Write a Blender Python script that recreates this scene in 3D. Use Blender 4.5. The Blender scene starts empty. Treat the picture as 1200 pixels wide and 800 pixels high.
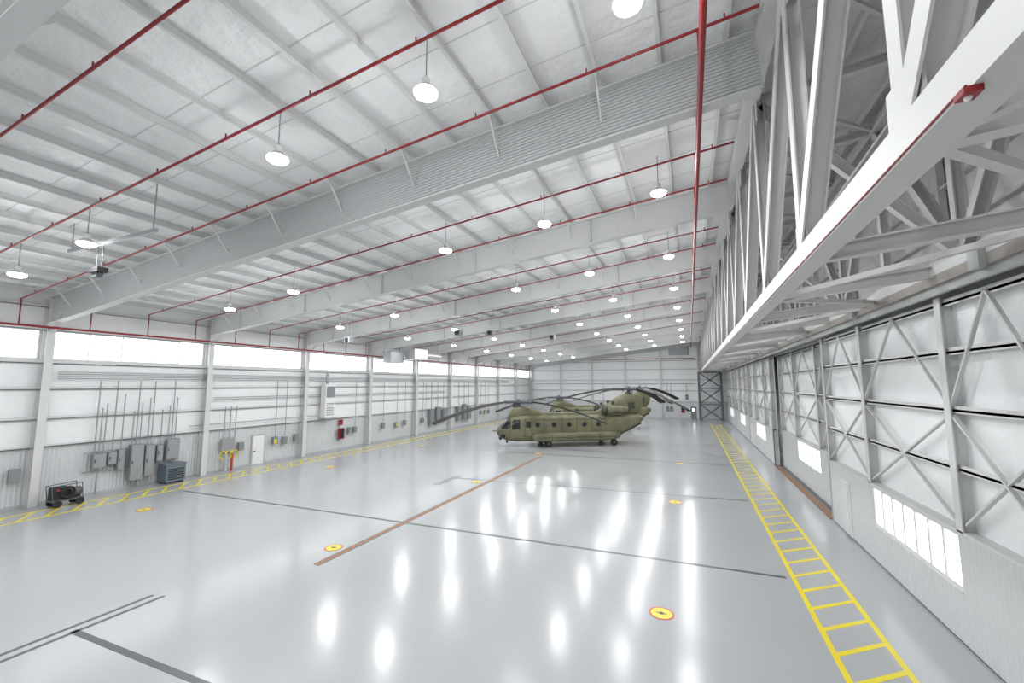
import bpy, math, random
from mathutils import Vector, Matrix
random.seed(7)
C = bpy.context
scene = C.scene

# ------------------------------------------------------------------ materials
def new_mat(name, col, rough=0.5, metal=0.0, emis=None, estr=0.0, bump=None, var=0.0, vscale=2.0, coat=0.0):
    m = bpy.data.materials.new(name); m.use_nodes = True
    nt = m.node_tree; N = nt.nodes; L = nt.links
    b = N['Principled BSDF']
    b.inputs['Base Color'].default_value = (*col, 1)
    b.inputs['Roughness'].default_value = rough
    b.inputs['Metallic'].default_value = metal
    if emis:
        b.inputs['Emission Color'].default_value = (*emis, 1)
        b.inputs['Emission Strength'].default_value = estr
    tc = N.new('ShaderNodeTexCoord')
    if var:
        n = N.new('ShaderNodeTexNoise'); n.inputs['Scale'].default_value = vscale; n.inputs['Detail'].default_value = 4
        L.new(tc.outputs['Object'], n.inputs['Vector'])
        r = N.new('ShaderNodeValToRGB')
        r.color_ramp.elements[0].position = 0.3; r.color_ramp.elements[1].position = 0.7
        r.color_ramp.elements[0].color = (*[c*(1-var) for c in col], 1)
        r.color_ramp.elements[1].color = (*[min(1, c*(1+var)) for c in col], 1)
        L.new(n.outputs['Fac'], r.inputs['Fac']); L.new(r.outputs['Color'], b.inputs['Base Color'])
    if bump:
        kind, scale, strength, dist = bump
        bp = N.new('ShaderNodeBump'); bp.inputs['Strength'].default_value = strength; bp.inputs['Distance'].default_value = dist
        if kind == 'noise':
            t = N.new('ShaderNodeTexNoise'); t.inputs['Scale'].default_value = scale; t.inputs['Detail'].default_value = 5
            L.new(tc.outputs['Object'], t.inputs['Vector']); L.new(t.outputs['Fac'], bp.inputs['Height'])
        else:
            t = N.new('ShaderNodeTexWave'); t.wave_type = 'BANDS'; t.bands_direction = kind
            t.inputs['Scale'].default_value = scale; t.wave_profile = 'SIN'
            L.new(tc.outputs['Object'], t.inputs['Vector']); L.new(t.outputs['Fac'], bp.inputs['Height'])
        L.new(bp.outputs['Normal'], b.inputs['Normal'])
    return m

M = {}
M['steel'] = new_mat('painted_steel_white', (0.64, 0.645, 0.645), 0.5)
M['truss'] = new_mat('truss_paint', (0.60, 0.60, 0.59), 0.5)
M['steel_g'] = new_mat('painted_steel_grey', (0.46, 0.47, 0.475), 0.45)
M['curtain'] = new_mat('draft_curtain_grey', (0.52, 0.53, 0.535), 0.55)
M['insul'] = new_mat('vinyl_insulation', (0.85, 0.855, 0.855), 0.5, bump=('noise', 1.6, 1.0, 0.14), var=0.03, vscale=0.8)
M['insul_bay_shaded'] = new_mat('bay_insulation_shaded', (0.70, 0.70, 0.69), 0.5, bump=('noise', 1.4, 1.0, 0.2), var=0.06, vscale=0.8)  # darker copy of the insulation, shade of the unlit truss bay in its colour
M['wall'] = new_mat('wall_insulation', (0.84, 0.85, 0.855), 0.5, bump=('noise', 1.2, 0.6, 0.09), var=0.02, vscale=0.7)
M['corrY'] = new_mat('corrugated_liner', (0.62, 0.635, 0.65), 0.45, bump=('Y', 1.8, 0.7, 0.035))
M['corrX'] = new_mat('corrugated_liner_end', (0.66, 0.67, 0.68), 0.45, bump=('X', 1.8, 0.6, 0.03))
M['red'] = new_mat('sprinkler_red', (0.26, 0.012, 0.018), 0.4)
M['yellow'] = new_mat('marking_yellow', (0.80, 0.65, 0.02), 0.35)
M['redpaint'] = new_mat('marking_red', (0.50, 0.05, 0.02), 0.35)
M['dark'] = new_mat('marking_dark_grey', (0.08, 0.09, 0.10), 0.35)
M['brown'] = new_mat('trench_cover_brown', (0.26, 0.135, 0.075), 0.5, var=0.25, vscale=6)
M['headbrown'] = new_mat('header_beige', (0.36, 0.33, 0.30), 0.6, var=0.12)
M['win'] = new_mat('daylit_glazing', (0.9, 0.93, 0.97), 0.3, emis=(0.93, 0.97, 1.0), estr=3.0)
M['doorwin'] = new_mat('daylit_door_glazing', (0.9, 0.93, 0.97), 0.3, emis=(0.93, 0.97, 1.0), estr=1.7)
M['lamp'] = new_mat('lamp_diffuser', (1, 1, 1), 0.4, emis=(1, 1, 0.98), estr=40)
M['alu'] = new_mat('aluminium', (0.62, 0.63, 0.64), 0.35, metal=0.5)
M['box'] = new_mat('enclosure_grey', (0.23, 0.25, 0.26), 0.45)
M['pipe'] = new_mat('conduit_galvanised', (0.36, 0.37, 0.38), 0.4, metal=0.4)
M['black'] = new_mat('black_rubber', (0.018, 0.018, 0.02), 0.6)
M['darkst'] = new_mat('dark_steel', (0.10, 0.11, 0.12), 0.5)
M['blue'] = new_mat('transformer_blue_grey', (0.14, 0.18, 0.22), 0.5)
M['white'] = new_mat('white_enamel', (0.8, 0.8, 0.8), 0.4)
M['olive'] = new_mat('olive_drab_paint', (0.16, 0.155, 0.09), 0.6, var=0.22, vscale=1.2)
M['olive2'] = new_mat('olive_dark', (0.06, 0.06, 0.04), 0.55)
M['glass'] = new_mat('cockpit_glass', (0.015, 0.018, 0.022), 0.12)
M['blade'] = new_mat('rotor_blade', (0.018, 0.018, 0.016), 0.7)
M['tire'] = new_mat('tire', (0.02, 0.02, 0.02), 0.8)

# floor: glossy epoxy
def floor_mat():
    m = bpy.data.materials.new('epoxy_floor'); m.use_nodes = True
    nt = m.node_tree; N = nt.nodes; L = nt.links; b = N['Principled BSDF']
    tc = N.new('ShaderNodeTexCoord')
    n = N.new('ShaderNodeTexNoise'); n.inputs['Scale'].default_value = 0.12; n.inputs['Detail'].default_value = 2
    L.new(tc.outputs['Object'], n.inputs['Vector'])
    r = N.new('ShaderNodeValToRGB'); r.color_ramp.elements[0].position = 0.3; r.color_ramp.elements[1].position = 0.7
    r.color_ramp.elements[0].color = (0.385, 0.395, 0.405, 1); r.color_ramp.elements[1].color = (0.41, 0.42, 0.425, 1)
    L.new(n.outputs['Fac'], r.inputs['Fac']); L.new(r.outputs['Color'], b.inputs['Base Color'])
    n2 = N.new('ShaderNodeTexNoise'); n2.inputs['Scale'].default_value = 0.5; n2.inputs['Detail'].default_value = 3
    L.new(tc.outputs['Object'], n2.inputs['Vector'])
    mr = N.new('ShaderNodeMapRange'); mr.inputs['From Min'].default_value = 0.3; mr.inputs['From Max'].default_value = 0.7
    mr.inputs['To Min'].default_value = 0.165; mr.inputs['To Max'].default_value = 0.21
    L.new(n2.outputs['Fac'], mr.inputs['Value']); L.new(mr.outputs['Result'], b.inputs['Roughness'])
    n3 = N.new('ShaderNodeTexNoise'); n3.inputs['Scale'].default_value = 1.6; n3.inputs['Detail'].default_value = 2
    L.new(tc.outputs['Object'], n3.inputs['Vector'])
    bp = N.new('ShaderNodeBump'); bp.inputs['Strength'].default_value = 0.10; bp.inputs['Distance'].default_value = 0.02
    L.new(n3.outputs['Fac'], bp.inputs['Height']); L.new(bp.outputs['Normal'], b.inputs['Normal'])
    b.inputs['IOR'].default_value = 1.45
    return m
M['floor'] = floor_mat()

# ------------------------------------------------------------------ mesh builder
class MB:
    def __init__(s, name, parent=None):
        s.name = name; s.v = []; s.f = []; s.m = []; s.mats = []; s.sm = []; s.parent = parent
    def mi(s, k):
        if k not in s.mats: s.mats.append(k)
        return s.mats.index(k)
    def add(s, vs, fs, k, smooth=False):
        o = len(s.v); s.v += [tuple(v) for v in vs]; i = s.mi(k)
        for f in fs: s.f.append([o+a for a in f]); s.m.append(i); s.sm.append(smooth)
    def box(s, x0, x1, y0, y1, z0, z1, k):
        vs = [(x0,y0,z0),(x1,y0,z0),(x1,y1,z0),(x0,y1,z0),(x0,y0,z1),(x1,y0,z1),(x1,y1,z1),(x0,y1,z1)]
        s.add(vs, [(0,3,2,1),(4,5,6,7),(0,1,5,4),(1,2,6,5),(2,3,7,6),(3,0,4,7)], k)
    def beam(s, p1, p2, w, h, k, up=(0,0,1)):
        p1 = Vector(p1); p2 = Vector(p2); d = (p2-p1).normalized(); up = Vector(up)
        if abs(d.dot(up)) > 0.98: up = Vector((0,1,0))
        r = d.cross(up).normalized(); u = r.cross(d).normalized()
        vs = []
        for p in (p1, p2):
            for a, b in ((-1,-1),(1,-1),(1,1),(-1,1)): vs.append(p + r*(a*w/2) + u*(b*h/2))
        s.add(vs, [(0,1,2,3),(7,6,5,4),(0,4,5,1),(1,5,6,2),(2,6,7,3),(3,7,4,0)], k)
    def ibeam(s, p1, p2, w, h, k, t=0.03, up=(0,0,1)):
        p1 = Vector(p1); p2 = Vector(p2); d = (p2-p1).normalized(); U = Vector(up)
        if abs(d.dot(U)) > 0.98: U = Vector((0,1,0))
        r = d.cross(U).normalized(); u = r.cross(d).normalized()
        s.beam(p1, p2, t, h, k, up); o = u*(h/2)
        s.beam(p1+o, p2+o, w, t, k, up); s.beam(p1-o, p2-o, w, t, k, up)
    def cyl(s, p1, p2, r, k, seg=10, r2=None, smooth=True):
        p1 = Vector(p1); p2 = Vector(p2); d = (p2-p1).normalized()
        up = Vector((0,0,1)) if abs(d.z) < 0.9 else Vector((0,1,0))
        a = d.cross(up).normalized(); b = a.cross(d); r2 = r if r2 is None else r2
        vs = []
        for p, rr in ((p1,r),(p2,r2)):
            for i in range(seg):
                t = 2*math.pi*i/seg; vs.append(p + a*(rr*math.cos(t)) + b*(rr*math.sin(t)))
        s.add(vs, [(i,(i+1)%seg,seg+(i+1)%seg,seg+i) for i in range(seg)], k, smooth)
        s.add(vs[:seg], [tuple(range(seg-1,-1,-1))], k); s.add(vs[seg:], [tuple(range(seg))], k)
    def path(s, pts, r, k, seg=8):
        for a, b in zip(pts[:-1], pts[1:]): s.cyl(a, b, r, k, seg)
    def loft(s, secs, k, seg=28, cy=0.0, n=3.2, matfn=None, smooth=True):
        rings = []
        for sec in secs:
            x, hw, zb, zt = sec[:4]; nn = sec[4] if len(sec) > 4 else n
            zc = (zb+zt)/2; hh = (zt-zb)/2; ring = []
            for i in range(seg):
                t = 2*math.pi*i/seg; c = math.cos(t); sn = math.sin(t)
                ring.append((x, cy+hw*math.copysign(abs(c)**(2/nn), c), zc+hh*math.copysign(abs(sn)**(2/nn), sn)))
            rings.append(ring)
        o = len(s.v)
        for r in rings: s.v += r
        base = s.mi(k)
        for j in range(len(rings)-1):
            for i in range(seg):
                f = [o+j*seg+i, o+j*seg+(i+1)%seg, o+(j+1)*seg+(i+1)%seg, o+(j+1)*seg+i]
                s.f.append(f)
                mm = base
                if matfn:
                    c = [sum(s.v[q][a] for q in f)/4 for a in range(3)]
                    kk = matfn(*c); mm = s.mi(kk) if kk else base
                s.m.append(mm); s.sm.append(smooth)
        s.f.append([o+i for i in range(seg)][::-1]); s.m.append(base); s.sm.append(False)
        e = o+(len(rings)-1)*seg
        s.f.append([e+i for i in range(seg)]); s.m.append(base); s.sm.append(False)
    def sphere(s, c, r, k, seg=12, rings=8, sz=1.0):
        vs = []; fs = []
        for j in range(rings+1):
            ph = math.pi*j/rings
            for i in range(seg):
                t = 2*math.pi*i/seg
                vs.append((c[0]+r*math.sin(ph)*math.cos(t), c[1]+r*math.sin(ph)*math.sin(t), c[2]+r*sz*math.cos(ph)))
        for j in range(rings):
            for i in range(seg): fs.append((j*seg+i, (j+1)*seg+i, (j+1)*seg+(i+1)%seg, j*seg+(i+1)%seg))
        s.add(vs, fs, k, True)
    def torus(s, c, R, r, k, axis='x', seg=20, rs=8):
        vs = []; fs = []
        for i in range(seg):
            t = 2*math.pi*i/seg
            for j in range(rs):
                p = 2*math.pi*j/rs; a = (R+r*math.cos(p))*math.cos(t); b = (R+r*math.cos(p))*math.sin(t); h = r*math.sin(p)
                vs.append({'x':(c[0]+h,c[1]+a,c[2]+b),'y':(c[0]+a,c[1]+h,c[2]+b),'z':(c[0]+a,c[1]+b,c[2]+h)}[axis])
        for i in range(seg):
            for j in range(rs): fs.append((i*rs+j,((i+1)%seg)*rs+j,((i+1)%seg)*rs+(j+1)%rs,i*rs+(j+1)%rs))
        s.add(vs, fs, k, True)
    def done(s, loc=(0,0,0), rot=(0,0,0)):
        me = bpy.data.meshes.new(s.name); me.from_pydata(s.v, [], s.f)
        for k in s.mats: me.materials.append(M[k])
        me.polygons.foreach_set('material_index', s.m); me.polygons.foreach_set('use_smooth', s.sm)
        me.update()
        ob = bpy.data.objects.new(s.name, me); C.collection.objects.link(ob)
        ob.location = loc; ob.rotation_euler = rot
        if s.parent: ob.parent = s.parent
        return ob
def empty(name, loc=(0,0,0), rot=(0,0,0)):
    e = bpy.data.objects.new(name, None); C.collection.objects.link(e); e.location = loc; e.rotation_euler = rot
    return e

# ------------------------------------------------------------------ layout constants (metres)
XL, XT, XD, XR = -31.3, 1.95, 5.77, 7.8      # left wall, truss plane, hangar doors, outer right wall
YB, YF = -9.0, 84.0
def zr(x): return 14.29 + 0.113*x            # roof structure underside
COLS = [2.6+8.08*i for i in range(11) if 2.6+8.08*i < YF-0.5]

# floor
b = MB('floor'); b.box(XL-0.3, XR+0.3, YB-0.3, YF+0.3, -0.3, 0, 'floor'); b.done()
# ceiling (insulated roof deck)
b = MB('ceiling')
for x0, x1, mt in ((XL-0.3, XT+0.1, 'insul'), (XT+0.1, XR+0.3, 'insul_bay_shaded')):
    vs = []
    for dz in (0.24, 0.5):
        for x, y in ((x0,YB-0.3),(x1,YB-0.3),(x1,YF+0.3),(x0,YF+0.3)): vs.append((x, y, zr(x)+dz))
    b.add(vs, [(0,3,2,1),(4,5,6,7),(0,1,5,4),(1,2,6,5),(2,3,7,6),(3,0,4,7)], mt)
b.done()

# purlins
b = MB('roof_purlins')
x = -30.4
while x < XR-0.2:
    b.beam((x, YB, zr(x)+0.12), (x, YF, zr(x)+0.12), 0.03, 0.22, 'steel')
    b.beam((x+0.035, YB, zr(x)+0.015), (x+0.035, YF, zr(x)+0.015), 0.08, 0.02, 'steel')
    x += 1.5
b.done()
b = MB('ceiling_insulation_straps')
y = -7
while y < 60:
    b.beam((XL, y, zr(XL)+0.234), (XR, y, zr(XR)+0.234), 0.03, 0.01, 'steel'); y += 1.62
b.done()

# rafters
for i, y in enumerate(COLS):
    b = MB('roof_girder')
    xa, xb = XL+0.35, XT-0.15
    dep = 1.45 if abs(y-10.68) < 0.1 else 1.2
    mt = 'curtain' if dep > 1.3 else 'steel'
    za, zb_ = zr(xa), zr(xb)
    b.beam((xa,y,za-0.02),(xb,y,zb_-0.02), 0.32, 0.04, 'steel')
    b.beam((xa,y,za-dep),(xb,y,zb_-dep), 0.34, 0.04, 'steel')
    b.beam((xa,y,za-dep/2),(xb,y,zb_-dep/2), 0.05, dep-0.04, mt, )
    if dep > 1.3:
        nrib = 15
        for k in range(nrib):
            dz = 0.08 + (dep-0.16)*k/(nrib-1)
            b.beam((xa,y-0.035,za-dz),(xb,y-0.035,zb_-dz), 0.03, 0.045, 'curtain')
    else:
        xx = xa+3
        while xx < xb:
            b.box(xx-0.015, xx+0.015, y-0.15, y+0.15, zr(xx)-dep+0.03, zr(xx)-0.04, 'steel'); xx += 6
    # flange braces to purlins
    xx = -30.4+1.5
    while xx < xb-1:
        for sgn in (-1, 1):
            b.beam((xx, y+sgn*0.05, zr(xx)-dep*0.62), (xx, y+sgn*0.75, zr(xx)+0.03), 0.05, 0.05, 'steel')
        xx += 3.0
    b.done()

# ------------------------------------------------------------------ left wall
b = MB('wall_left')
b.box(XL-0.3, XL, YB, YF, 0, 3.0, 'corrY')
b.box(XL-0.3, XL, YB, YF, 3.0, 7.5, 'wall')
b.box(XL-0.3, XL, YB, YF, 9.05, zr(XL)+0.24, 'wall')
b.done()
b = MB('trim_left_girts')
for z, h in ((3.0,0.12),(4.45,0.16),(6.0,0.16),(7.4,0.22),(9.12,0.2),(10.3,0.14)):
    b.box(XL, XL+0.18, YB, YF, z-h/2, z-h/2+0.03, 'steel'); b.box(XL+0.15, XL+0.18, YB, YF, z-h/2, z+h/2, 'steel')
b.box(XL, XL+0.05, YB, YF, 0, 0.15, 'steel_g')
b.done()
ys = [YB]+COLS+[YF]
wn = 1
for a, c in zip(ys[:-1], ys[1:]):
    b = MB('window_%d' % wn); wn += 1
    y0, y1 = a+0.25, c-0.25
    b.box(XL-0.12, XL-0.08, y0, y1, 7.5, 9.05, 'win')
    for zz in (7.5, 8.98): b.box(XL-0.08, XL+0.02, y0, y1, zz, zz+0.07, 'alu')
    n = 5
    for k in range(n+1):
        yy = y0+(y1-y0)*k/n; b.box(XL-0.08, XL-0.02, yy-0.03, yy+0.03, 7.5, 9.05, 'alu')
    b.done()
    b = MB('trim_%d' % wn); b.box(XL-0.3, XL, c-0.25, c+0.25, 7.5, 9.05, 'steel'); b.done()
for y in COLS:
    b = MB('steel_column')
    b.box(XL+0.05, XL+0.09, y-0.17, y+0.17, 0.03, zr(XL)-0.05, 'steel')
    b.box(XL+0.51, XL+0.55, y-0.17, y+0.17, 0.03, zr(XL)-0.05, 'steel')
    b.box(XL+0.09, XL+0.51, y-0.02, y+0.02, 0.03, zr(XL)-0.05, 'steel')
    b.box(XL+0.02, XL+0.6, y-0.22, y+0.22, 0, 0.03, 'steel_g')
    b.beam((XL+0.5, y, zr(XL)-1.9), (XL+1.6, y, zr(XL)-1.0), 0.25, 0.04, 'steel')
    b.done()

# ------------------------------------------------------------------ far and back walls
b = MB('wall_far')
b.box(XL-0.3, XR+0.3, YF, YF+0.3, 0, 3.0, 'corrX'); 
vs=[]
for yy in (YF, YF+0.3):
    vs += [(XL-0.3,yy,3.0),(XR+0.3,yy,3.0),(XR+0.3,yy,zr(XR)+0.5),(XL-0.3,yy,zr(XL)+0.3)]
b.add(vs, [(0,1,2,3),(7,6,5,4),(0,4,5,1),(1,5,6,2),(2,6,7,3),(3,7,4,0)], 'wall'); b.done()
b = MB('trim_far_girts')
for z in (3.0, 5.0, 7.0, 9.0, 10.6): b.box(XL, XR, YF-0.15, YF, z-0.06, z+0.06, 'steel_g')
for xx in (-24.5, -18, -11.5, -5, 1.5): b.box(xx-0.15, xx+0.15, YF-0.4, YF, 0, zr(xx)-0.1, 'steel')
b.cyl((-30,YF-0.2,6.3),(1,YF-0.2,6.3),0.05,'pipe',6); b.cyl((-30,YF-0.2,11.0),(1,YF-0.2,11.0),0.06,'red',6)
b.done()
b = MB('wall_back'); b.box(XL-0.3, XR+0.3, YB-0.3, YB, 0, 15.4, 'wall'); b.done()
for xx in (0.0, -14.0):
    b = MB('door_far')
    b.box(xx, xx+1.0, YF-0.1, YF-0.02, 0, 2.15, 'box'); b.box(xx-0.1, xx+1.1, YF-0.05, YF-0.005, 0, 2.25, 'white'); b.box(xx+0.3,xx+0.7,YF-0.12,YF-0.1,1.3,1.8,'win'); b.done()
b = MB('fire_alarm_panel')
b.box(-1.6,-1.0,YF-0.2,YF-0.02,1.0,2.2,'red'); b.box(-1.55,-1.05,YF-0.22,YF-0.2,1.5,2.1,'glass'); b.done()
b = MB('wall_junction_boxes')
for xx,z in ((-3.5,1.2),(-4.2,1.2),(-8,1.2),(-9.2,1.0),(-16,1.2),(-0.8,3.4)): b.box(xx,xx+0.5,YF-0.22,YF-0.02,z,z+0.9,'box'); b.cyl((xx+0.25,YF-0.1,z+0.9),(xx+0.25,YF-0.1,6.3),0.04,'pipe',6)
b.done()
b = MB('wall_vent_louver')
b.box(-3.4, 0.0, YF-0.25, YF-0.15, 11.6, 13.2, 'box')
for k in range(8): b.box(-3.3, -0.1, YF-0.3, YF-0.25, 11.7+k*0.18, 11.8+k*0.18, 'pipe')
b.done()

# ------------------------------------------------------------------ right side: outer wall, header, roof truss
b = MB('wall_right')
b.box(XR, XR+0.3, YB, YF, 0, zr(XR)+0.5, 'insul_bay_shaded'); b.done()
b = MB('trim_right_girts')
for z in (9.6, 11.0, 12.4, 13.8): b.beam((XR-0.1,YB,z),(XR-0.1,YF,z), 0.2, 0.08, 'truss')
y=1.0
while y < YF: 
    b.beam((XR-0.15,y,8.97),(XR-0.15,y,zr(XR)),0.2,0.2,'truss'); y += 8.1
b.done()
b = MB('door_header_track')
b.box(XD-0.25, XR-0.02, YB+0.02, YF-0.5, 8.75, 8.95, 'headbrown')
for xx in (XD-0.2, XD+0.35, XD+0.9):
    b.box(xx, xx+0.1, YB+0.02, YF-0.5, 8.35, 8.75, 'steel_g')
b.box(XD-0.3, XD-0.22, YB+0.02, YF-0.5, 8.55, 8.78, 'headbrown'); b.box(XD-0.3, XD-0.22, YB+0.02, YF-0.5, 8.78, 9.0, 'steel')
y = 4.0
while y < 80:
    b.box(XD-0.42, XD-0.3, y, y+0.35, 8.5, 8.95, 'steel_g'); y += 7.0
b.done()

tr = empty('roof_truss')
def zT(x): return zr(x)-0.15
NOD = [-7.2+4.05*i for i in range(23) if -7.2+4.05*i < YF-0.5]
ZB = 8.33
b = MB('inner_truss', tr)
b.box(XT, XT+0.34, YB, YF, ZB, ZB+0.38, 'truss')
b.beam((XT-0.02, YB, zT(XT)-0.1), (XT-0.02, YF, zT(XT)-0.1), 0.36, 0.4, 'truss')
for i, y in enumerate(NOD):
    b.ibeam((XT+0.16, y, ZB+0.3), (XT+0.16, y, zT(XT)-0.2), 0.26, 0.24, 'truss', 0.03, up=(1,0,0))
    if i+1 < len(NOD):
        y2 = NOD[i+1]
        b.ibeam((XT+0.16, y2, ZB+0.3), (XT+0.16, y, zT(XT)-0.25), 0.30, 0.28, 'truss', 0.03, up=(1,0,0))
    b.box(XT+0.06, XT+0.09, y-0.35, y+0.35, ZB+0.3, ZB+0.85, 'truss')
    b.box(XT+0.06, XT+0.09, y-0.35, y+0.35, zT(XT)-0.85, zT(XT)-0.2, 'truss')
b.done()
X2 = XD+0.35
b = MB('outer_truss', tr)
b.beam((X2, YB, 9.15), (X2, YF, 9.15), 0.35, 0.35, 'truss')
b.beam((X2, YB, zT(X2)-0.1), (X2, YF, zT(X2)-0.1), 0.35, 0.35, 'truss')
for i, y in enumerate(NOD):
    b.ibeam((X2, y, 9.2), (X2, y, zT(X2)), 0.2, 0.22, 'truss', up=(1,0,0))
    if i+1 < len(NOD):
        y2 = NOD[i+1]
        a, c = (y, y2) if i % 2 else (y2, y)
        b.ibeam((X2, a, 9.2), (X2, c, zT(X2)-0.1), 0.22, 0.24, 'truss', up=(1,0,0))
b.done()
b = MB('cross_frames', tr)
for i, y in enumerate(NOD):
    b.ibeam((XT+0.3, y, ZB+0.2), (X2, y, ZB+0.62), 0.22, 0.26, 'truss')
    b.ibeam((XT+0.2, y, zT(XT)-0.1), (X2, y, zT(X2)-0.1), 0.2, 0.22, 'truss')
    if i % 2 == 0: b.ibeam((XT+0.2, y, ZB+0.4), (X2, y, zT(X2)-0.3), 0.2, 0.22, 'truss')
    else: b.ibeam((XT+0.2, y, zT(XT)-0.3), (X2, y, 9.2), 0.2, 0.22, 'truss')
    b.beam((X2, y, 9.3),(XR, y, 9.3),0.15,0.15,'truss')
    if i+1 < len(NOD):
        y2 = NOD[i+1]
        if i % 2: b.beam((XT+0.2, y, ZB+0.15), (X2, y2, ZB+0.5), 0.12, 0.12, 'truss')
        else: b.beam((XT+0.2, y2, ZB+0.15), (X2, y, ZB+0.5), 0.12, 0.12, 'truss')
        b.beam((XT+0.2, y, zT(XT)-0.1), (X2, y2, zT(X2)-0.1), 0.1, 0.1, 'truss')
b.done()
b = MB('conduit_run', tr)
b.cyl((XT-0.012, 3.9, ZB+0.03), (XT-0.012, YF, ZB+0.03), 0.010, 'red', 6)
b.done()
b = MB('fire_alarm_strobe', tr)
b.box(XT-0.05, XT+0.06, 3.85, 3.98, ZB-0.05, ZB, 'red'); b.sphere((XT,3.92,ZB-0.055),0.025,'white'); b.done()

# door column tower at far end
b = MB('braced_door_tower')
for xx in (1.5, 5.0): b.beam((xx, 80, 0), (xx, 80, 8.3), 0.35, 0.35, 'darkst')
for k in range(3):
    z0, z1 = 0.1+k*2.75, 2.75+k*2.75
    b.beam((1.5,80,z0),(5.0,80,z1),0.15,0.2,'darkst'); b.beam((5.0,80,z0),(1.5,80,z1),0.15,0.2,'darkst')
    b.beam((1.5,80,z1),(5.0,80,z1),0.15,0.2,'darkst')
b.done()

# ------------------------------------------------------------------ hangar doors (sliding leaves)
edges = [-4, 10, 24, 38, 52, 66, 80]
for i in range(6):
    y0, y1 = edges[i]+0.06, edges[i+1]-0.06
    X = XD if i != 2 else XD+0.55
    b = MB('door_%d' % (i+1))
    wa, wb = y0+3.75, y0+8.9
    zt = 8.34
    b.box(X+0.3, X+0.36, y0, y1, 0.06, 1.3, 'corrY'); b.box(X+0.3, X+0.36, y0, wa, 1.3, 2.65, 'corrY'); b.box(X+0.3, X+0.36, wb, y1, 1.3, 2.65, 'corrY')
    b.box(X+0.3, X+0.36, y0, y1, 2.65, zt, 'wall')
    b.box(X+0.03, X+0.07, y0, wa, 0.06, 2.7, 'corrY'); b.box(X+0.03, X+0.07, wb, y1, 0.06, 2.7, 'corrY'); b.box(X+0.03, X+0.07, wa, wb, 0.06, 1.3, 'corrY')
    b.box(X+0.0, X+0.3, y0, wa, 2.66, 2.74, 'steel'); b.box(X+0.0, X+0.3, wb, y1, 2.66, 2.74, 'steel'); b.box(X, X+0.3, wa, wb, 2.66, 2.74, 'steel')
    b.box(X+0.0, X+0.3, wa, wb, 1.25, 1.31, 'steel')
    b.box(X+0.1, X+0.13, wa, wb, 1.31, 2.66, 'doorwin')
    n = 7
    for k in range(n+1):
        yy = wa+(wb-wa)*k/n; b.box(X+0.04, X+0.1, yy-0.04, yy+0.04, 1.31, 2.66, 'steel')
    for zz in (1.31, 2.58): b.box(X+0.03, X+0.1, wa, wb, zz, zz+0.08, 'steel')
    cols = [y0+0.1, y0+3.6, y0+9.05, y1-0.1]
    for yy in cols:
        b.box(X-0.0, X+0.03, yy-0.13, yy+0.13, 2.7, zt, 'steel'); b.box(X+0.03, X+0.3, yy-0.015, yy+0.015, 2.7, zt, 'steel')
    b.box(X, X+0.3, y0, y0+0.06, 0.06, zt, 'steel_g'); b.box(X, X+0.3, y1-0.06, y1, 0.06, zt, 'steel_g')
    for z in (4.2, 5.6, 7.0, 8.2):
        b.box(X+0.1, X+0.3, y0, y1, z-0.06, z+0.0, 'steel')
        b.box(X+0.1, X+0.13, y0, y1, z-0.1, z+0.08, 'steel')
    for a, c in zip(cols[:-1], cols[1:]):
        b.beam((X+0.08, a, 2.8), (X+0.08, c, 5.5), 0.05, 0.09, 'steel', up=(1,0,0)); b.beam((X+0.1, c, 2.8), (X+0.1, a, 5.5), 0.05, 0.09, 'steel', up=(1,0,0))
        m_ = (a+c)/2
        b.beam((X+0.08, a, 5.6), (X+0.08, m_, 8.2), 0.05, 0.08, 'steel', up=(1,0,0)); b.beam((X+0.08, c, 5.6), (X+0.08, m_, 8.2), 0.05, 0.08, 'steel', up=(1,0,0))
    if i in (1, 3):
        b.box(X-0.02, X+0.03, y1-2.6, y1-1.65, 0.1, 2.2, 'white'); b.box(X-0.04, X-0.02, y1-2.52, y1-1.73, 0.12, 2.15, 'steel')
    b.box(X+0.05, X+0.3, y0, y1, 0.0, 0.06, 'darkst')
    b.done()
b = MB('door_floor_track')
b.box(XD-0.02, XD+0.28, 24.2, 37.8, 0.0, 0.06, 'brown'); b.done()
b = MB('trim_right_rail'); b.box(XD+0.4, XD+0.5, YB, YF, 0, 0.04, 'darkst'); b.done()

# ------------------------------------------------------------------ floor markings
b = MB('floor_marking_lines')
def strip(p1, p2, w, k, z=0.004):
    b.beam((p1[0],p1[1],z/2+0.0005), (p2[0],p2[1],z/2+0.0005), w, z, k)
strip((-27.5,15.75),(2.62,16.5),0.14,'dark')
strip((-14.7,24.9),(2.62,26.2),0.13,'dark')
strip((-14.7,36.1),(2.62,36.9),0.12,'dark')
strip((-14.6,6.05),(2.0,6.35),0.16,'dark')
strip((-14.85,-4),(-14.85,7.9),0.12,'dark'); strip((-14.5,-4),(-14.5,8.0),0.12,'dark')
strip((-14.9,22.8),(-14.9,25.6),0.09,'dark'); strip((-14.6,22.8),(-14.6,25.6),0.09,'dark')
b.done()
b = MB('trench_drain_cover')
b.box(-12.22,-11.98,11.3,34.9,0.0,0.006,'brown')
b.box(-12.24,-12.22,11.3,34.9,0.0,0.008,'darkst'); b.box(-11.98,-11.96,11.3,34.9,0.0,0.008,'darkst'); b.done()
b = MB('walkway_marking_right')
XA, XB = 2.84, 4.12
strip((XA,0),(XA,73),0.13,'yellow'); strip((XB,0),(XB,73),0.13,'yellow')
y = 0.5
while y < 71.5:
    strip((XA,y),(XB,y+1.0),0.13,'yellow',0.003); y += 1.08
b.done()
b = MB('walkway_marking_left')
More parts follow.
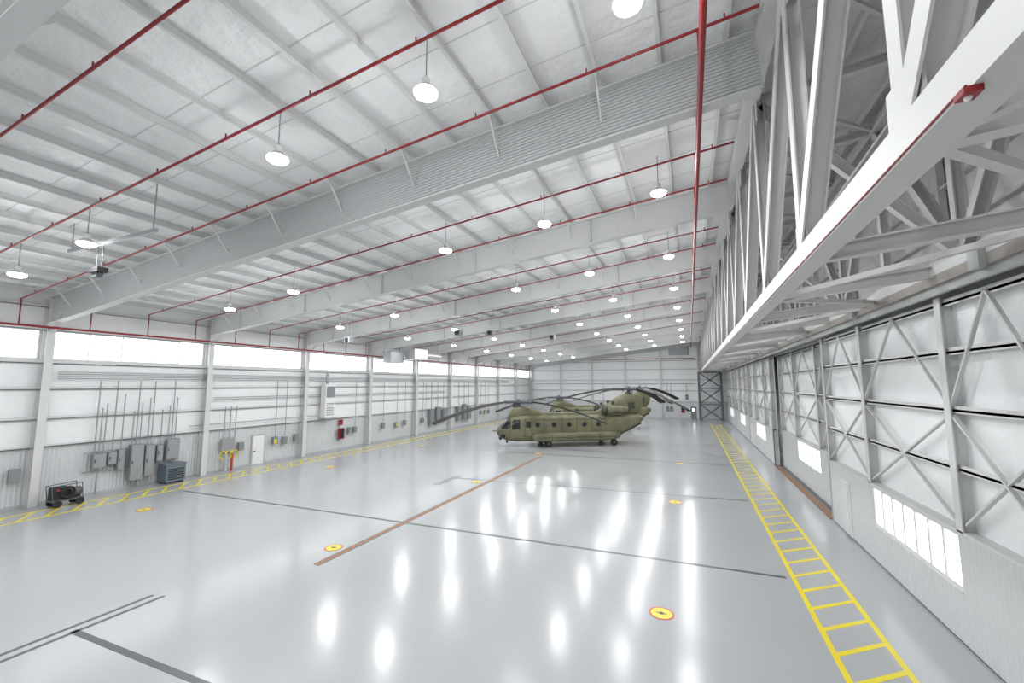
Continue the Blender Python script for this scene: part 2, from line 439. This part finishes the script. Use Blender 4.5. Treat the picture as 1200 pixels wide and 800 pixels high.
strip((-28.2,-5),(-28.2,70),0.16,'yellow'); strip((-29.7,-5),(-29.7,70),0.16,'yellow')
y = -4
while y < 69:
    strip((-28.2,y),(-29.7,y+1.1),0.13,'yellow',0.003); y += 0.95
b.done()
for X_ in (-0.95, -12.75, -25.2):
    for Y_ in (12.7, 24.4, 36.2):
        b = MB('floor_tie_down_marker')
        b.cyl((X_,Y_,0.0005),(X_,Y_,0.006),0.33,'redpaint',28); b.cyl((X_,Y_,0.006),(X_,Y_,0.008),0.28,'yellow',28)
        b.cyl((X_,Y_,0.008),(X_,Y_,0.012),0.07,'darkst',16); b.box(X_-0.14,X_+0.14,Y_-0.015,Y_+0.015,0.008,0.013,'darkst')
        b.done()

# ------------------------------------------------------------------ sprinkler piping
b = MB('sprinkler_piping')
y = 1.3
br = []
while y < 80:
    skip = any(abs(y-c) < 0.35 for c in COLS)
    yy = y+0.5 if skip else y
    b.cyl((XL+0.9, yy, zr(XL+0.9)-0.42), (XT-0.3, yy, zr(XT-0.3)-0.42), 0.035, 'red', 8)
    br.append(yy)
    xx = -29
    while xx < 1.5:
        b.cyl((xx, yy, zr(xx)-0.42), (xx, yy, zr(xx)-0.28), 0.02, 'red', 6); xx += 3.0
    y += 2.68
zm = 12.76; xm = 0.48
b.cyl((xm, YB+0.5, zm), (xm, 81, zm), 0.065, 'red', 10)
for yy in br: b.cyl((xm, yy, zm), (xm, yy, zr(xm)-0.42), 0.03, 'red', 6)
ze = 9.12
b.cyl((XL+0.95, YB+0.5, ze), (XL+0.95, 81, ze), 0.06, 'red', 10)
for yy in br: b.cyl((XL+0.95, yy, ze), (XL+0.95, yy, zr(XL+0.9)-0.42), 0.03, 'red', 6)
for y in COLS: b.beam((XL+0.56,y,ze-0.1),(XL+1.0,y,ze-0.1),0.06,0.06,'steel')
b.done()

# ------------------------------------------------------------------ high-bay lights
LX = [-0.75, -5.0, -9.5, -18.6, -23.5]
rows = [-1+8.05*i for i in range(10)]
for yy in rows:
    for xx in LX:
        zl = zr(xx)-1.3
        b = MB('high_bay_light')
        b.cyl((xx,yy,zl+0.35),(xx,yy,zr(xx)+0.1),0.014,'pipe',6)
        b.cyl((xx,yy,zl+0.06),(xx,yy,zl+0.2),0.24,'alu',20,0.12)
        b.cyl((xx,yy,zl+0.2),(xx,yy,zl+0.36),0.09,'white',12)
        b.sphere((xx,yy,zl+0.02),0.26,'lamp',20,10,0.4)
        ob = b.done()
        ld = bpy.data.lights.new('lamp', 'AREA'); ld.shape = 'DISK'; ld.size = 0.42; ld.energy = 155; ld.color = (0.965, 0.985, 1)
        lo = bpy.data.objects.new('lamp', ld); C.collection.objects.link(lo); lo.location = (xx,yy,zl-0.12); lo.parent = ob
        ld = bpy.data.lights.new('lamp_spill', 'POINT'); ld.energy = 76; ld.shadow_soft_size = 0.16; ld.color = (0.965, 0.985, 1)
        lo = bpy.data.objects.new('lamp_spill', ld); C.collection.objects.link(lo); lo.location = (xx,yy,zl-0.30); lo.parent = ob

# ------------------------------------------------------------------ left wall equipment
W = XL+0.2
eq = empty('electrical_panel_bank')
b = MB('enclosures', eq)
for (y0,y1,z0,z1,d) in ((12.9,13.5,1.5,2.3,0.25),(13.6,14.0,1.6,2.3,0.2),(14.05,14.35,1.2,2.4,0.2),(14.6,15.25,0.5,2.6,0.35),(15.35,15.85,0.6,2.5,0.3),(16.0,16.35,1.4,2.4,0.2),(16.5,17.2,1.4,2.7,0.25)):
    b.box(W, W+d, y0, y1, z0, z1, 'box'); b.box(W+d, W+d+0.02, y0+0.04, y1-0.04, z0+0.04, z1-0.04, 'pipe')
    b.box(W+d+0.02, W+d+0.05, y0+0.07, y0+0.11, (z0+z1)/2-0.1, (z0+z1)/2+0.1, 'darkst')
for z in (1.3, 2.35): b.box(W-0.02, W, 12.6, 17.4, z, z+0.06, 'pipe')
for k, y in enumerate((13.0,13.2,13.4,13.8,14.2,14.7,14.9,15.1,15.5,15.7,16.2,16.6,16.8,17.0)):
    z1 = 4.6+0.25*(k % 5) if k % 3 else 6.4
    b.cyl((W+0.08, y, 2.3), (W+0.08, y, z1), 0.03, 'pipe', 6)
for y in (13.2,15.0,15.1): b.cyl((W+0.08,y,0.05),(W+0.08,y,1.2),0.035,'pipe',6)
b.done()
b = MB('conduit_piping')
for k,z in enumerate((6.5,6.62,6.74,6.86)): b.cyl((W+0.04, 11.2, z), (W+0.04, 72, z), 0.025, 'pipe', 6)
for z in (5.1, 5.25): b.cyl((W+0.04, 19.3, z), (W+0.04, 50, z), 0.03, 'pipe', 6)
b.cyl((W+0.04, 17.8, 3.4), (W+0.04, 28.3, 3.4), 0.03, 'pipe', 6)
for y in (24.2,25.1,33.0,37.2,39.5,41.0,44.6,45.2,60.5,62,63.4): b.cyl((W+0.12,y,2.02),(W+0.12,y,6.5),0.03,'pipe',6)
b.done()
b = MB('receptacle_boxes')
for y,z in ((24.2,1.4),(25.1,1.3),(32.3,1.4),(33.0,1.4),(37.2,1.4),(39.5,1.3),(41.0,1.4),(44.6,1.4),(60.5,1.4),(62,1.4),(63.4,1.4),(10.0,1.4),(26.2,1.4)):
    b.box(W+0.0,W+0.2,y-0.2,y+0.2,z,z+0.6,'box')
for y in (24.2, 39.5, 62): b.box(W+0.2,W+0.22,y-0.12,y+0.12,1.45,1.8,'yellow')
b.done()
b = MB('step_down_transformer')
b.box(W+0.1, W+0.95, 16.2, 17.3, 0.12, 1.15, 'blue'); b.box(W+0.06,W+0.99,16.15,17.35,1.15,1.22,'blue')
for k in range(6): b.box(W+0.95, W+0.97, 16.3, 17.2, 0.25+k*0.12, 0.31+k*0.12, 'black')
for y in (16.3,17.15):
    b.box(W+0.1, W+0.95, y, y+0.08, 0, 0.12, 'darkst')
b.done()
b = MB('ground_power_cart')
gx, gy = -29.9, 11.6
b.box(gx-0.35, gx+0.35, gy-0.65, gy+0.55, 0.28, 0.36, 'darkst')
b.box(gx-0.3, gx+0.3, gy-0.6, gy+0.0, 0.36, 0.95, 'black')
b.cyl((gx, gy+0.05, 0.62), (gx, gy+0.5, 0.62), 0.24, 'darkst', 16)
b.torus((gx+0.33, gy-0.1, 0.7), 0.27, 0.05, 'black', 'x'); b.torus((gx+0.4, gy-0.15, 0.68), 0.2, 0.045, 'black', 'x')
for sx in (-0.33, 0.33):
    for sy in (-0.45, 0.4): b.cyl((gx+sx-0.05, gy+sy, 0.17), (gx+sx+0.05, gy+sy, 0.17), 0.17, 'tire', 16)
for sx in (-0.3,0.3):
    b.path([(gx+sx,gy-0.62,0.36),(gx+sx,gy-0.7,1.05),(gx+sx,gy+0.45,1.1),(gx+sx,gy+0.52,0.36)], 0.022, 'darkst')
b.cyl((gx-0.3,gy-0.7,1.05),(gx+0.3,gy-0.7,1.05),0.022,'darkst')
b.box(gx+0.3,gx+0.32,gy-0.5,gy-0.4,0.82,0.9,'redpaint')
b.done()
b = MB('breathing_air_hose_station')
b.box(W, W+0.15, 20.0, 20.9, 1.4, 2.3, 'pipe'); b.box(W,W+0.25,21.2,21.6,1.3,1.9,'box')
for k, y in enumerate((20.1, 20.5, 20.9)):
    b.torus((W+0.22, y, 1.15), 0.26, 0.035, 'yellow', 'x')
    b.cyl((W+0.14,y,2.3),(W+0.14,y,4.6),0.03,'pipe',6)
b.cyl((W+0.2,20.3,0),(W+0.2,20.3,1.2),0.11,'steel_g',12); b.cyl((W+0.2,20.75,0),(W+0.2,20.75,1.2),0.08,'redpaint',12)
b.done()
b = MB('door_left')
b.box(XL+0.01, XL+0.1, 22.4, 23.5, 0, 2.3, 'steel_g'); b.box(XL+0.1, XL+0.14, 22.5, 23.4, 0.02, 2.2, 'white'); b.box(XL+0.14,XL+0.18,22.6,22.7,1.0,1.1,'darkst'); b.done()
b = MB('wall_air_handler')
b.box(W+0.1, W+0.7, 28.6, 29.7, 3.2, 6.2, 'white'); b.box(W+0.7,W+0.73,28.7,29.6,5.0,6.0,'box')
for k in range(6): b.box(W+0.7,W+0.74,28.75,29.55,3.4+k*0.2,3.48+k*0.2,'pipe')
b.box(W+0.08,W+0.9,28.5,29.8,3.1,3.2,'steel_g'); b.cyl((W+0.3,29.1,6.2),(W+0.3,29.1,7.3),0.12,'pipe',10)
b.done()
b = MB('fire_extinguisher_cabinet')
b.box(W, W+0.25, 30.9, 31.5, 1.0, 2.0, 'red'); b.box(W,W+0.05,30.95,31.45,2.3,2.8,'red'); b.box(W+0.25,W+0.26,31.0,31.4,1.1,1.9,'glass'); b.done()
b = MB('wall_mounted_cabinets')
for y,z0,z1 in ((46,1,3),(47.5,1,3.2),(49,1.2,2.8),(53,1,3),(54.6,1,3.3),(56,1,3)): b.box(W, W+0.35, y, y+0.9, z0, z1, 'box')
for y in (46.4,47.9,49.3,53.4,55,56.4): b.cyl((W+0.15,y,3),(W+0.15,y,6.4),0.05,'pipe',6)
b.done()
b = MB('ceiling_heater_duct')
b.box(-28.8,-26.9,37,39.4,8.9,10.0,'alu'); b.cyl((-27.8,39.4,9.5),(-27.8,43,9.5),0.4,'alu',16); b.box(-29.0,-28.0,34.5,36.6,8.4,9.5,'pipe')
b.cyl((-28.5,36.6,9.0),(-28.2,37.0,9.2),0.3,'alu',12)
for x,y in ((-28.7,37.1),(-27,39.3),(-28.9,34.6),(-28.1,36.5)): b.cyl((x,y,9.4),(x,y,zr(x)),0.02,'pipe',6)
b.done()
for (x,y) in ((-17.2,29.5),(-15.5,32.0),(-24,24.6),(-12.5,40)):
    b = MB('hanging_heater_unit')
    z = zr(x)-2.2
    b.box(x-0.25,x+0.25,y-0.25,y+0.25,z,z+0.42,'box'); b.cyl((x,y-0.25,z+0.21),(x,y-0.31,z+0.21),0.17,'black',12)
    for s_ in (-0.2,0.2): b.cyl((x+s_,y,z+0.42),(x+s_,y,zr(x)+0.2),0.015,'pipe',6)
    b.done()
b = MB('cable_trolley_pendant')
b.beam((-21.0,7.5,11.1),(-15.5,7.5,11.1),0.08,0.12,'pipe')
for x in (-20.8,-15.7): b.cyl((x,7.5,11.1),(x,7.5,zr(x)+0.2),0.02,'pipe',6)
for x in (-18.95,-18.6): b.cyl((x,7.5,11.0),(x,7.5,10.2),0.015,'black',6)
b.box(-19.1,-18.5,7.35,7.65,10.05,10.22,'black'); b.box(-18.95,-18.7,7.4,7.6,9.9,10.05,'darkst'); b.sphere((-19.1,7.5,10.15),0.09,'black')
b.done()

# ------------------------------------------------------------------ helicopters
def helicopter(loc, rotz, fa, aa):
    H = empty('tandem_rotor_helicopter', loc, (0,0,rotz))
    b = MB('fuselage', H)
    key = [(0.0,.18,1.30,1.65,2.2),(0.08,.42,1.08,1.85,2.3),(0.3,.72,.88,2.08,2.5),(0.7,.98,.66,2.42,2.8),(1.2,1.14,.54,2.82,3.2),(1.7,1.22,.49,3.0,3.6),(2.4,1.26,.47,3.06,4.2),
           (11.4,1.26,.47,3.06,4.2),(12.4,1.26,.78,3.06,4.2),(13.8,1.22,1.42,3.06,4),(15.0,1.12,2.0,3.02,3.6),(15.45,.95,2.3,2.9,3)]
    secs = []
    for a, c in zip(key[:-1], key[1:]):
        n = max(1, int((c[0]-a[0])/0.12))
        for k in range(n):
            t = k/n; secs.append(tuple(a[j]+(c[j]-a[j])*t for j in range(5)))
    secs.append(key[-1])
    def mf(x, y, z):
        if 0.28 < x < 1.25 and z > 1.72+0.1*x and z < 2.75:
            if abs(y) < 0.06 or (0.55 < abs(y) < 0.63): return None
            return 'glass'
        if 1.3 < x < 2.1 and 1.85 < z < 2.65 and abs(y) > 1.05: return 'glass'
        if 0.25 < x < 0.75 and z < 1.25 and abs(y) > 0.2: return 'glass'
        return None
    b.loft(secs, 'olive', 56, matfn=mf)
    b.loft([(4.2,.3,2.9,3.15),(4.6,.42,2.9,3.32),(10.5,.42,2.9,3.36),(11.5,.4,2.9,3.4)], 'olive', 16)
    b.loft([(0.95,.12,2.45,2.75),(1.15,.4,2.5,3.15),(1.5,.58,2.6,3.62),(1.9,.62,2.7,3.9),(2.6,.62,2.7,3.98),(3.3,.56,2.7,3.85),(4.2,.5,2.8,3.5),(5.0,.42,2.8,3.25)], 'olive', 20)
    b.loft([(10.3,.35,2.9,3.3),(11.2,.62,2.9,3.65),(12.0,.7,2.9,4.15),(12.8,.66,2.9,4.75),(13.5,.56,2.9,5.12),(14.2,.5,2.9,5.25),(15.0,.40,2.95,5.22),(15.5,.3,3.3,5.1),(15.85,.12,3.9,4.9)], 'olive', 22)
    for s in (-1, 1):
        b.loft([(10.75,.12,3.42,3.68,2),(10.85,.36,3.2,3.92,2),(11.25,.44,3.12,4.0,2)], 'olive2', 18, cy=s*1.12)
        b.loft([(11.25,.44,3.12,4.0,2),(12.6,.42,3.14,3.98,2),(13.3,.33,3.22,3.9,2),(13.6,.3,3.26,3.86,2)], 'olive', 18, cy=s*1.12)
        b.loft([(13.6,.25,3.3,3.82,2),(13.75,.27,3.28,3.84,2)], 'black', 18, cy=s*1.12)
        for x in (11.6, 12.4, 13.1): b.torus((x, s*1.12, 3.56), 0.42-0.05*max(0,(x-12.4)/0.7)*1.4, 0.02, 'olive2', 'x')
        b.box(11.5,13.0,s*0.9-0.2,s*0.9+0.2,3.0,3.3,'olive')
        b.loft([(3.3,.12,.75,1.1,3),(3.6,.36,.6,1.3,3),(4.2,.46,.52,1.38,3.4),(10.9,.46,.52,1.4,3.4),(11.8,.42,.58,1.4,3),(12.4,.25,.75,1.3,3),(12.6,.1,.9,1.15,3)], 'olive', 20, cy=s*1.45)
        for x in (3.9, 5.6, 7.2, 8.8, 10.3):
            b.cyl((x, s*1.255, 2.15), (x, s*1.275, 2.15), 0.26, 'olive2', 16); b.cyl((x, s*1.27, 2.15), (x, s*1.285, 2.15), 0.21, 'glass', 16)
        b.box(2.55,3.35,min(s*1.25,s*1.275),max(s*1.25,s*1.275),1.0,2.75,'olive2'); b.box(2.6,3.3,min(s*1.27,s*1.285),max(s*1.27,s*1.285),1.05,2.7,'olive')
        b.box(2.7,3.2,min(s*1.28,s*1.295),max(s*1.28,s*1.295),1.9,2.5,'glass')
        b.box(3.95,11.9,s*1.9-0.012,s*1.9+0.012,0.92,0.98,'olive2')
        for x in (5.2, 6.9, 8.6, 10.2): b.box(x-0.02,x+0.02,s*1.905-0.012,s*1.905+0.012,0.65,1.25,'olive2')
        for x in (4.6, 6.4, 8.0, 9.6, 11.1): b.box(x-0.02,x+0.02,s*1.262-0.008,s*1.262+0.008,1.4,2.85,'olive2')
        b.box(3.6,11.5,s*1.262-0.008,s*1.262+0.008,2.68,2.72,'olive2')
        b.box(13.9,14.7,s*0.5-0.02,s*0.5+0.02,3.6,4.3,'olive2')
        b.cyl((4.9,s*1.45,0.7),(4.9,s*1.5,0.34),0.09,'olive2',8); b.cyl((4.9,s*1.2,0.34),(4.9,s*1.8,0.34),0.05,'darkst',8)
        for yy in (1.26, 1.68): b.cyl((4.9,s*yy-0.1,0.34),(4.9,s*yy+0.1,0.34),0.34,'tire',20); b.cyl((4.9,s*yy-0.11,0.34),(4.9,s*yy+0.11,0.34),0.15,'olive2',12)
        b.beam((11.2,s*1.6,0.95),(11.75,s*1.62,0.38),0.14,0.14,'olive2'); b.cyl((11.75,s*1.5,0.34),(11.75,s*1.85,0.34),0.05,'darkst',8)
        b.cyl((11.75,s*1.72-0.12,0.34),(11.75,s*1.72+0.12,0.34),0.34,'tire',20); b.cyl((11.75,s*1.72-0.13,0.34),(11.75,s*1.72+0.13,0.34),0.15,'olive2',12)
        b.cyl((0.2,s*0.45,1.5),(-0.45,s*0.5,1.5),0.025,'olive2',6)
        b.cyl((12.2,s*0.5,4.3),(12.2,s*0.75,4.3),0.16,'olive2',12)
    b.sphere((0.35,0,0.82),0.2,'olive2'); b.box(0.9,1.1,-0.03,0.03,0.3,0.6,'olive2')
    b.cyl((6.5,0,3.3),(6.5,0,3.7),0.02,'olive2',6); b.box(8.2,8.6,-0.02,0.02,3.3,3.65,'olive2')
    b.beam((12.0,0,0.62),(15.2,0,2.1),2.0,0.04,'olive2')
    b.done()
    def rotor(hx, hz, base, ang0, nm):
        b = MB(nm, H)
        b.cyl((hx,0,base),(hx,0,hz+0.1),0.17,'olive2',14); b.cyl((hx,0,hz-0.12),(hx,0,hz+0.12),0.45,'darkst',18); b.cyl((hx,0,hz+0.12),(hx,0,hz+0.3),0.2,'darkst',14,0.12)
        b.cyl((hx,0,hz-0.45),(hx,0,hz-0.35),0.4,'darkst',18)
        for k in range(3):
            a = math.radians(ang0+120*k); d = Vector((math.cos(a), math.sin(a), 0)); p = Vector((-d.y, d.x, 0))
            c0 = Vector((hx,0,hz))
            b.cyl(c0+d*0.3, c0+d*1.6, 0.15, 'darkst', 10); b.cyl(c0+d*0.6+p*0.25, c0+d*0.6-p*0.25+Vector((0,0,-0.35)), 0.04, 'darkst', 6)
            vs = []; n = 12
            for j in range(n+1):
                t = j/n; r = 1.4+t*7.75; dz = -1.75*(t**1.6)
                w = 0.22 + (0.36 if t > 0.12 else 0.36*t/0.12)
                tw = 0.3
                for q, zz in ((-0.35*w,0.0),(0.0,0.08),(0.65*w,0.0),(0.0,-0.08)): vs.append(c0+d*r+p*(q*2)*0.7+Vector((0,0,dz+zz-q*tw)))
            fs = [(0,1,2,3)]
            for j in range(n):
                for q in range(4): fs.append((j*4+q, (j+1)*4+q, (j+1)*4+(q+1)%4, j*4+(q+1)%4))
            fs.append((n*4,n*4+3,n*4+2,n*4+1))
            b.add(vs, fs, 'blade')
        b.done()
    rotor(2.2, 4.4, 3.8, fa, 'forward_rotor'); rotor(14.3, 5.7, 5.1, aa, 'aft_rotor')
helicopter((-18.1,39.0,0), math.radians(33), 200, 277)
helicopter((-18.6,55.0,0), math.radians(33), 190, 265)

# ------------------------------------------------------------------ world, camera
w = bpy.data.worlds.new('World'); scene.world = w; w.use_nodes = True
w.node_tree.nodes['Background'].inputs[0].default_value = (0.85,0.92,1,1); w.node_tree.nodes['Background'].inputs[1].default_value = 1.0
cd = bpy.data.cameras.new('camera'); cd.lens = 14.7; cd.sensor_width = 36; cd.clip_end = 300
co = bpy.data.objects.new('camera', cd); C.collection.objects.link(co)
co.location = (0,0,6.2); co.rotation_euler = (math.radians(95.83), 0, math.radians(22.9))
scene.camera = co
scene.view_settings.view_transform = 'Standard'
scene.view_settings.look = 'None'
scene.view_settings.exposure = 0.06
